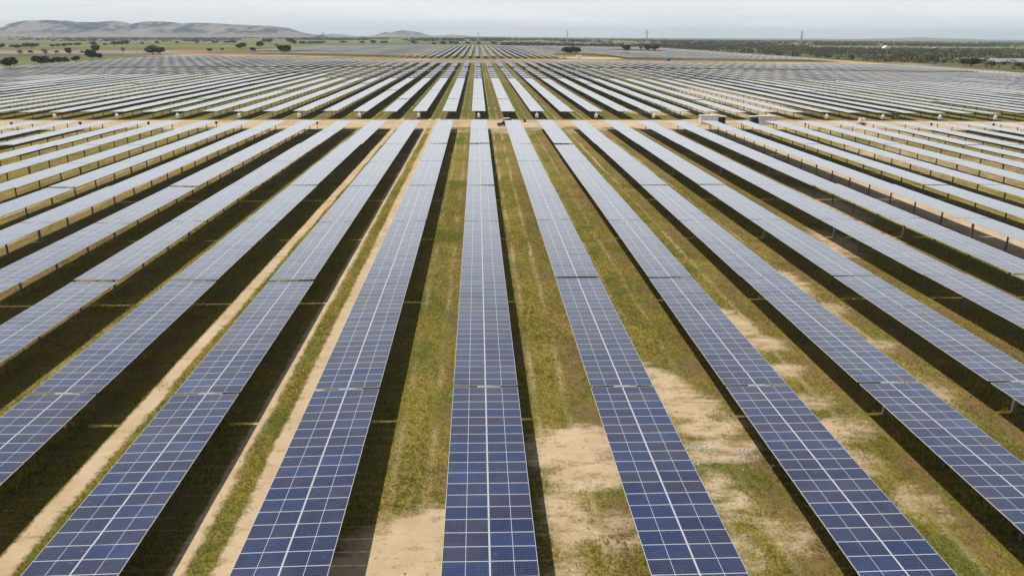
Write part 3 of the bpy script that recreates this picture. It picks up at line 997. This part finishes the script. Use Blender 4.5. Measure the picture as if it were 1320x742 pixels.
# scrub wood right of the plant
cx = rng.uniform(418, 1350, 9000); cy = rng.uniform(640, 2050, 9000)
ed = 420 + 26 * vnoise(cy, cy * 0, 60, 61) + np.maximum(0, 900 - cy) * .16
dens = vnoise(cx, cy, 130, 62) * .6 + vnoise(cx, cy, 40, 63) * .4
okm = (cx > ed) & (dens > .36) & ~((cx > 560) & (cx < 880) & (cy > 815) & (cy < 1030))
okm &= ~((cx > 700) & (cy > 1120) & (cy < 1320) & (dens < .58))
cx, cy = cx[okm][:3600], cy[okm][:3600]
hh = rng.uniform(2.2, 6.2, len(cx)); ww = hh * rng.uniform(1.1, 2.0, len(cx))
clumps("scrub_wood", cx, cy, hh, ww, 30, hh * .16, m_scrub, "olive brown scrub wood spreading beyond the right edge of the panels", 81)
# hedge-like scrub behind the last panels
cx = np.concatenate([rng.uniform(60, 470, 300), rng.uniform(470, 900, 420)]); cy = np.where(cx < 470, 2090, 2250) + rng.normal(0, 45, len(cx))
hh = rng.uniform(3.5, 8.5, len(cx)); ww = hh * rng.uniform(1.2, 2.2, len(cx))
clumps("scrub_hedge", cx, cy, hh, ww, 30, hh * .17, m_scrub, "dark hedge-like scrub lining the far edge of the panels", 82)
# woodland belts towards the horizon
bx, by = [], []
for (y0, x0, x1, cnt, gap) in ((3000, 700, 2600, 420, .42), (3500, -300, 3000, 700, .40), (4200, -900, 3600, 1100, .30), (5200, -2600, 4300, 1500, .26), (3400, -2300, -900, 240, .52), (2850, 320, 1500, 200, .55), (4300, -3000, -900, 420, .48), (6500, -3600, 5600, 1700, .22)):
    x = rng.uniform(x0, x1, cnt); y = y0 + rng.normal(0, y0 * .03, cnt)
    q = vnoise(x, y * 0, 160, y0 % 97) > gap
    bx.append(x[q]); by.append(y[q])
bx, by = np.concatenate(bx), np.concatenate(by)
hh = rng.uniform(5, 10.5, len(bx)); ww = hh * rng.uniform(1.5, 3.5, len(bx))
clumps("far_woodland", bx, by, hh, ww, 26, hh * .22, m_wood_far, "dark belts of far woodland along the whole horizon", 83)

# grass standing between the near rows
NT = 520000
tx = rng.uniform(-48, 56, NT); ty = 22 + 110 * rng.uniform(0, 1, NT) ** 1.7
okm = np.abs(tx - (ty * math.tan(R(2.53)))) < ty * .72 + 4
tx, ty = tx[okm], ty[okm]
sl = soil_map(tx, ty) + .55 * (vnoise(tx, ty, .9, 71) - .5) + .3 * (vnoise(tx, ty, .3, 74) - .5)
keepm = rng.uniform(0, 1, len(tx)) < np.clip(1.15 - 1.9 * sl, .012, 1) * (.35 + .75 * vnoise(tx, ty, 1.4, 72))
tx, ty = tx[keepm], ty[keepm]
k = len(tx)
ph_ = np.abs(((tx - X0 + PITCH_X / 2) % PITCH_X) - PITCH_X / 2)
tall = rng.uniform(.07, .17, k) * (1 + 1.3 * (ph_ < .7) * (vnoise(tx, ty, 2.2, 77) > .5)) * (.6 + .9 * vnoise(tx, ty, 3.5, 73))
bl = []
for q in range(3):
    w = rng.uniform(0, 6.283, k); lean = rng.uniform(.15, .9, k) * tall
    ox, oy = rng.normal(0, .05, k), rng.normal(0, .05, k)
    wd = rng.uniform(.014, .034, k)
    px, py = -np.sin(w), np.cos(w)
    zg = -drop(tx)
    a = np.stack([tx + ox - px * wd, ty + oy - py * wd, zg - .03], 1)
    c = np.stack([tx + ox + px * wd, ty + oy + py * wd, zg - .03], 1)
    e = np.stack([tx + ox + np.cos(w) * lean, ty + oy + np.sin(w) * lean, zg + tall], 1)
    bl.append(np.stack([a, c, e], 1))
gvv = np.concatenate(bl).reshape(-1, 3)
o = link("grass", big_mesh("grass", gvv, np.arange(len(gvv)).reshape(-1, 3), [m_grass]))
o["kind"] = "stuff"
tag(o, "olive and straw coloured grass growing between the panel rows", "grass")

# pale rubble lying on the bare patch
def rubble(name, spots, cnt, smin, smax, mtl, label, seed):
    r = random.Random(seed); b_ = MB()
    for _ in range(cnt):
        cx_, cy_, sp = r.choice(spots)
        x, y, s = r.gauss(cx_, sp), r.gauss(cy_, sp * .6), r.uniform(smin, smax)
        z = gz(x)
        i = len(b_.v)
        n6 = 6
        for w in range(n6):
            a = w / n6 * 6.283 + r.uniform(-.3, .3); q = s * r.uniform(.6, 1.1)
            b_.v.append((x + math.cos(a) * q, y + math.sin(a) * q, z - .02))
        for w in range(n6):
            vv = b_.v[i + w]; b_.v.append((x + (vv[0] - x) * r.uniform(.35, .8), y + (vv[1] - y) * r.uniform(.35, .8), z + s * r.uniform(.4, .9)))
        for w in range(n6):
            b_.f.append((i + w, i + (w + 1) % n6, i + n6 + (w + 1) % n6, i + n6 + w)); b_.mi.append(0)
        b_.f.append(tuple(i + n6 + w for w in range(n6))); b_.mi.append(0)
    o_ = link(name, b_.mesh(name, [mtl])); o_["kind"] = "stuff"; tag(o_, label, "rubble")


m_stone = noisy("pale_stone", (.34, .37, .35), (.44, .46, .43), 1.5, .85, coord="World")
rubble("rubble", [(13.2, 41.3, .5), (15.6, 40.8, .5), (16.9, 39.6, .5), (14.6, 39.9, .9)], 120, .03, .13, m_stone, "pale greenish rubble scattered on bare ground right of the centre rows", 5)
rubble("scrap_heap", [(15.6, 227, 1.1), (17.6, 226.2, 1.0), (14.4, 227.6, .6)], 70, .12, .40, m_galv, "low grey heap of scrap lying on the dirt road behind second row", 6)

# ------------------------------------------------------------------ cabinets, posts, cars on and beside the dirt road
def build_inverter_box():
    t = link("inverter_box", None)
    b_ = MB(); b_.box(-.05, .05, -.05, .05, 0, 2.1); b_.box(-.14, .14, -.14, .14, 0, .03)
    link("post", b_.mesh("post", [m_galv]), t)
    b_ = MB()
    b_.box(-.46, .46, -.42, -.06, .62, 1.36); b_.box(-.46, .46, -.42, -.06, 1.362, 1.66, taper=.16)
    b_.box(-.36, .36, -.40, -.08, .50, .618)
    link("housing", b_.mesh("housing", [m_white]), t)
    b_ = MB(); b_.box(-.40, .40, -.436, -.423, .68, 1.32)
    d = link("door", b_.mesh("door", [m_pale]), t)
    b_ = MB(); b_.box(.28, .32, -.465, -.437, .93, 1.07)
    link("handle", b_.mesh("handle", [m_dark]), d)
    b_ = MB(); b_.cyl((0, -.24, 1.66), (0, -.24, 2.12), .09, .06, 10)
    link("stem", b_.mesh("stem", [m_white]), t)
    b_ = MB(); b_.cyl((0, -.24, 0), (0, -.24, .50), .05, .05, 8)
    link("conduit", b_.mesh("conduit", [m_dark]), t)
    return t


def copy_tree(o_, parent=None):
    c = o_.copy(); COL.objects.link(c)
    if parent is not None: c.parent = parent
    for ch in list(o_.children): copy_tree(ch, c)
    return c


proto = None
for i, r_ in enumerate(range(-14, 23, 2)):
    if proto is None: proto = build_inverter_box(); t = proto
    else: t = copy_tree(proto)
    x = X0 + r_ * PITCH_X - (.25 if r_ % 4 else .05)
    t.location = (x, 235.0, gz(x))
    tag(t, "white inverter cabinet under the panel end, %s" % row_words(r_).replace("in the ", "").replace("in ", ""), "inverter cabinet", "white cabinets along the dirt road")
for i, r_ in enumerate((8, 10, 11, 13, 15, 17, 19, 21)):
    t = copy_tree(proto)
    x = X0 + r_ * PITCH_X
    t.location = (x, 569.0, gz(x))
    tag(t, "tiny white cabinet in the far cross gap, %s" % row_words(r_).replace("in ", ""), "inverter cabinet", "white cabinets in the far cross gap")


def build_control_post():
    t = link("control_post", None)
    b_ = MB(); b_.box(-.07, .07, -.07, .07, 0, 1.75)
    link("post", b_.mesh("post", [m_dark]), t)
    b_ = MB(); b_.box(-.30, .30, -.16, .16, 1.25, 1.82); b_.box(-.34, .34, -.20, .20, 1.822, 1.88)
    h = link("housing", b_.mesh("housing", [m_dark]), t)
    b_ = MB(); b_.box(-.24, .24, -.176, -.162, 1.31, 1.76)
    link("door", b_.mesh("door", [m_post]), h)
    return t


proto2 = None
for r_ in (-15, -14, -12, -10, -8, -5, 7, 8, 9, 10, 14, 16):
    if proto2 is None: proto2 = build_control_post(); t = proto2
    else: t = copy_tree(proto2)
    x = X0 + r_ * PITCH_X + 1.0
    t.location = (x, 210.6, gz(x)); t.rotation_euler = (0, 0, (r_ % 3) * .3)
    tag(t, "dark control box on a post by the dirt road, %s" % row_words(r_).replace("in the ", "").replace("in ", ""), "control box", "dark control boxes along the dirt road")


def station(x, y, flip, label):
    t = link("power_station", None, None, (x, y, gz(x)), (0, 0, math.pi if flip else 0))
    b_ = MB(); b_.box(-3.9, 3.7, -1.35, 1.35, 0, .22)
    link("base_slab", b_.mesh("base_slab", [m_conc]), t)
    b_ = MB(); b_.box(-3.7, 1.3, -1.15, 1.15, .222, 2.35)
    for k in range(9): b_.box(-3.4 + k * .5, -3.3 + k * .5, -1.19, -1.152, .4, 2.2); b_.box(-3.4 + k * .5, -3.3 + k * .5, 1.152, 1.19, .4, 2.2)
    body = link("cabinet", b_.mesh("cabinet", [m_cab]), t)
    for k in range(3):
        b_ = MB(); b_.box(-3.5 + k * 1.55, -2.15 + k * 1.55, -1.225, -1.193, .35, 2.15)
        d = link("door", b_.mesh("door", [m_pale]), body)
        b_ = MB(); b_.box(-2.35 + k * 1.55, -2.27 + k * 1.55, -1.26, -1.227, 1.1, 1.3)
        link("handle", b_.mesh("handle", [m_dark]), d)
    b_ = MB(); b_.box(-3.85, 1.45, -1.3, 1.3, 2.352, 2.5)
    link("roof", b_.mesh("roof", [m_cab]), t)
    b_ = MB(); b_.box(1.55, 3.35, -1.0, 1.0, .222, 2.0)
    for k in range(8): b_.box(1.62 + k * .22, 1.72 + k * .22, -1.28, -1.002, .45, 1.9); b_.box(1.62 + k * .22, 1.72 + k * .22, 1.002, 1.28, .45, 1.9)
    link("transformer", b_.mesh("transformer", [m_dark]), t)
    b_ = MB(); b_.box(1.5, 3.5, -1.2, .3, 2.2, 2.29); b_.box(1.52, 1.6, -1.1, -1.02, 2.0, 2.2); b_.box(3.3, 3.38, -1.1, -1.02, 2.0, 2.2)
    link("canopy", b_.mesh("canopy", [m_white]), t)
    tag(t, label, "power station", "power stations on the dirt road")


station(66.2, 222.5, False, "white power cabinet with a black transformer at its right end on the dirt road")
station(80.2, 222.0, True, "white power cabinet with a black transformer at its left end on the dirt road")


def car(x, y, rz, paint, label, pickup=False):
    t = link("parked_car", None, None, (x, y, gz(x)), (0, 0, rz))
    prof = [(-2.15, .35), (2.1, .35), (2.18, .62), (2.05, .86), (.95, .98), (.9, .985), (-1.0, 1.0), (-2.1, .98), (-2.2, .7)]
    b_ = MB(); b_.prism(prof, -.86, .86)
    body = link("body", b_.mesh("body", [paint]), t)
    if pickup: cab = [(.95, .987), (.30, 1.52), (-.55, 1.56), (-.85, .997)]
    else: cab = [(.95, .987), (.25, 1.46), (-1.25, 1.48), (-1.9, .99)]
    b_ = MB(); b_.prism(cab, -.74, .74)
    link("windows", b_.mesh("windows", [m_glass]), t)
    b_ = MB(); x0, x1 = cab[2][0], cab[1][0]; b_.box(x0 - .06, x1 + .04, -.73, .73, 1.49 + (.075 if pickup else 0), 1.535 + (.075 if pickup else 0))
    link("roof", b_.mesh("roof", [paint]), t)
    if pickup:
        b_ = MB(); b_.box(-2.05, -.95, -.72, .72, 1.003, 1.02)
        link("load_bed", b_.mesh("load_bed", [m_dark]), t)
    for sx_ in (-1.35, 1.35):
        for sy in (-.80, .80):
            b_ = MB(); b_.cyl((sx_, sy - .1, .33), (sx_, sy + .1, .33), .33, .33, 16)
            w = link("wheel", b_.mesh("wheel", [m_tyre]), t)
            e = .102 if sy > 0 else -.102
            b_ = MB(); b_.cyl((sx_, sy + e, .33), (sx_, sy + e * 1.15, .33), .19, .19, 12)
            link("rim", b_.mesh("rim", [m_rim]), w)
    for sy in (-.62, .62):
        b_ = MB(); b_.box(2.10, 2.19, sy - .16, sy + .16, .62, .78); link("headlight", b_.mesh("headlight", [m_lamp]), t)
        b_ = MB(); b_.box(-2.215, -2.14, sy - .12, sy + .12, .72, .92); link("tail_light", b_.mesh("tail_light", [m_tail]), t)
    tag(t, label, "car", "cars parked on the dirt road")


car(7.35, 216.2, math.pi, m_red, "dark red pickup on the dirt road right of the centre row", True)
car(8.6, 222.5, R(4), m_white, "white car behind the far end of the first row right of centre")


def box_thing(name, x, y, dims, mtl, parts, label, cat):
    t = link(name, None, None, (x, y, gz(x)))
    w, d, h = dims
    b_ = MB(); b_.box(-w / 2, w / 2, -d / 2, d / 2, .12, h); b_.box(-w / 2 - .06, w / 2 + .06, -d / 2 - .06, d / 2 + .06, h + .002, h + .09)
    link("housing", b_.mesh("housing", [mtl]), t)
    b_ = MB(); b_.box(-w / 2 + .08, -w / 2 + .2, -d / 2, d / 2, 0, .118); b_.box(w / 2 - .2, w / 2 - .08, -d / 2, d / 2, 0, .118)
    link("skid", b_.mesh("skid", [m_dark]), t)
    for (px0, px1, pz0, pz1, pm_, nm) in parts:
        b_ = MB(); b_.box(px0, px1, -d / 2 - .03, -d / 2 - .003, pz0, pz1)
        link(nm, b_.mesh(nm, [pm_]), t)
    tag(t, label, cat)
    return t


t = box_thing("generator", 106.3, 216.0, (1.5, 1.1, 1.35), m_orange, [(-.55, -.05, .35, 1.15, m_dark, "air_grille"), (.1, .6, .35, 1.15, m_orange, "door")], "small orange generator standing on the sandy road at the right", "generator")
b_ = MB(); b_.cyl((-1.25, 0, .35), (-1.25, .0, 1.0), .28, .28, 14); link("fuel_drum", b_.mesh("fuel_drum", [m_dark]), t)
box_thing("site_cabinet", 112.5, 229.5, (1.6, 1.0, 1.1), m_white, [(-.6, .6, .3, .9, m_pale, "door")], "low white cabinet just behind the orange generator", "cabinet")
box_thing("switch_cabinet", 127.2, 238.5, (1.9, 1.2, 1.9), m_dark, [(-.8, -.05, .3, 1.6, m_post, "door"), (.05, .8, .3, 1.6, m_post, "door")], "dark switch cabinet under the panel ends right of the orange generator", "cabinet")
m_blue = noisy("blue_paint", (.10, .18, .30), (.13, .22, .34), 1.0, .5)
box_thing("site_container", 196, 835, (6.0, 2.4, 2.5), m_blue, [(-2.6, -1.3, .3, 2.2, m_pale, "door"), (.4, 2.2, 1.1, 2.0, m_glass, "window")], "blue-grey container on the brown strip between the far panel blocks", "container")
box_thing("site_tent", 113, 905, (6.0, 5.0, 3.4), m_white, [(-1.2, 1.2, .3, 2.5, m_pale, "door")], "bright white tent-like cabin on the sandy clearing before the dark clump", "cabin")
b_ = MB(); b_.cyl((0, 0, 0), (0, 0, .95), .33, .33, 18); b_.cyl((0, 0, .3), (0, 0, .34), .35, .35, 18); b_.cyl((0, 0, .62), (0, 0, .66), .35, .35, 18)
o = link("drum", b_.mesh("drum", [m_dark]), None, (13.4, 226.5, gz(13.4)))
tag(o, "dark drum standing beside the grey scrap heap on the dirt road", "drum")


def pylon(x, y, h, thick, label):
    b_ = MB()
    w0, w1 = h * .085, h * .018
    lv = [0, .16, .31, .45, .57, .67, .76, .84, .92, 1.0]
    pts = [[(sx_ * (w0 + (w1 - w0) * min(1, t / .8)), sy * (w0 + (w1 - w0) * min(1, t / .8)), t * h) for sx_, sy in ((-1, -1), (1, -1), (1, 1), (-1, 1))] for t in lv]
    for a, c in zip(pts[:-1], pts[1:]):
        for k in range(4):
            b_.cyl(a[k], c[k], thick, thick, 5)
            b_.cyl(a[k], c[(k + 1) % 4], thick * .6, thick * .6, 4); b_.cyl(a[(k + 1) % 4], c[k], thick * .6, thick * .6, 4)
    t = link("pylon", None, None, (x, y, gz(x)))
    link("lattice_tower", b_.mesh("lattice_tower", [m_galv]), t)
    for q, ln in ((.74, .17), (.84, .14), (.94, .10)):
        b_ = MB()
        for s in (-1, 1):
            b_.cyl((0, -w1, q * h), (s * ln * h, 0, q * h), thick * .8, thick * .5, 4); b_.cyl((0, w1, q * h), (s * ln * h, 0, q * h), thick * .8, thick * .5, 4)
            b_.cyl((0, 0, q * h + .05 * h), (s * ln * h, 0, q * h), thick * .6, thick * .5, 4)
            b_.cyl((s * ln * h, 0, q * h), (s * ln * h, 0, q * h - .045 * h), thick * .7, thick * .7, 5)
        link("crossarm", b_.mesh("crossarm", [m_galv]), t)
    tag(t, label, "pylon", "power pylons on the horizon")


pylon(7, 3900, 37, .45, "faint grey pylon on the horizon above the centre row")
pylon(330, 3000, 43, .36, "grey pylon left of the two tall ones right of centre")
pylon(550, 2650, 46, .34, "tall faint pylon right of centre above the brown fields")
pylon(900, 2250, 45, .32, "tall pale pylon on the right above the scrub wood")
pylon(640, 905, 37, .13, "nearest pylon at the right picture edge beside the sandy margin")
pylon(-740, 4000, 38, .45, "small grey pylon right of the long hills")
pylon(-1960, 3900, 42, .40, "small grey pylon in front of the left hills")


def lamp_pole(x, y, h, label):
    t = link("camera_pole", None, None, (x, y, gz(x)))
    b_ = MB(); b_.cyl((0, 0, 0), (0, 0, h), .16, .11, 10); link("pole", b_.mesh("pole", [m_pale]), t)
    b_ = MB(); b_.box(-.4, .4, -.14, .14, h + .002, h + .14); b_.box(.2, .55, -.2, .2, h - .25, h - .002); link("head", b_.mesh("head", [m_pale]), t)
    tag(t, label, "pole", "pale poles along the right edge")


lamp_pole(585, 1130, 8, "pale pole in the scrub, leftmost of the four on the right")
lamp_pole(605, 1075, 6.5, "pale pole in the scrub, second from left of the four on the right")
lamp_pole(625, 1060, 7, "pale pole in the scrub, third from left of the four on the right")
lamp_pole(560, 930, 8.5, "tallest pale pole, nearest of the four on the right")

m_wall = noisy("rendered_wall", (.66, .63, .57), (.74, .71, .65), .3, .9)
m_roof = noisy("roof_tiles", (.40, .33, .26), (.50, .42, .33), .5, .9)


def house(x, y, w, d, h, rh, rz, label, roofm=None):
    t = link("farm_building", None, None, (x, y, gz(x)), (0, 0, rz))
    b_ = MB(); b_.box(-w / 2, w / 2, -d / 2, d / 2, 0, h)
    wall = link("wall", b_.mesh("wall", [m_wall]), t)
    b_ = MB(); b_.prism([(-w / 2 - .4, h + .003), (w / 2 + .4, h + .003), (0, h + rh)], -d / 2 - .4, d / 2 + .4)
    link("roof", b_.mesh("roof", [roofm or m_roof]), t)
    b_ = MB(); b_.box(-w * .08, w * .08, -d / 2 - .05, -d / 2 - .003, 0, min(3, h * .7)); link("door", b_.mesh("door", [m_dark]), wall)
    for s in (-.3, .3):
        b_ = MB(); b_.box(w * s - w * .05, w * s + w * .05, -d / 2 - .05, -d / 2 - .003, h * .4, h * .75); link("window", b_.mesh("window", [m_glass]), wall)
    tag(t, label, "building", "far farm buildings")


house(340, 2720, 26, 9, 4.2, 2.2, 0, "long white farm building on the green field right of centre", m_white)
house(376, 2730, 12, 8, 3.6, 1.8, .2, "short white shed right beside the long farm building", m_white)
house(960, 1890, 17, 12, 4.0, 6.0, 0, "cream pointed-roof farmhouse standing in the scrub on the right", m_wall)
house(1130, 1980, 9, 7, 4, 2.2, .3, "small white house among the trees right of the pointed-roof farmhouse", m_white)
house(705, 3350, 22, 10, 5, 2, 0, "low white shed on the horizon below the tall faint pylon", m_white)
house(-1480, 3300, 24, 10, 5, 2.4, .1, "pale barn at the foot of the left hills", m_white)

# ------------------------------------------------------------------ the air over the plain
m_air = bpy.data.materials.new("air"); m_air.use_nodes = True
an, al = m_air.node_tree.nodes, m_air.node_tree.links
an.clear()
ao = an.new("ShaderNodeOutputMaterial"); av = an.new("ShaderNodeVolumePrincipled")
av.inputs["Color"].default_value = (.76, .885, 1.0, 1)
av.inputs["Density"].default_value = 5.8e-5
av.inputs["Anisotropy"].default_value = .2
al.new(av.outputs[0], ao.inputs["Volume"])
b_ = MB(); b_.box(-17100, 17100, -3100, 19100, -60, 180)
o = link("haze", b_.mesh("haze", [m_air])); o["kind"] = "stuff"
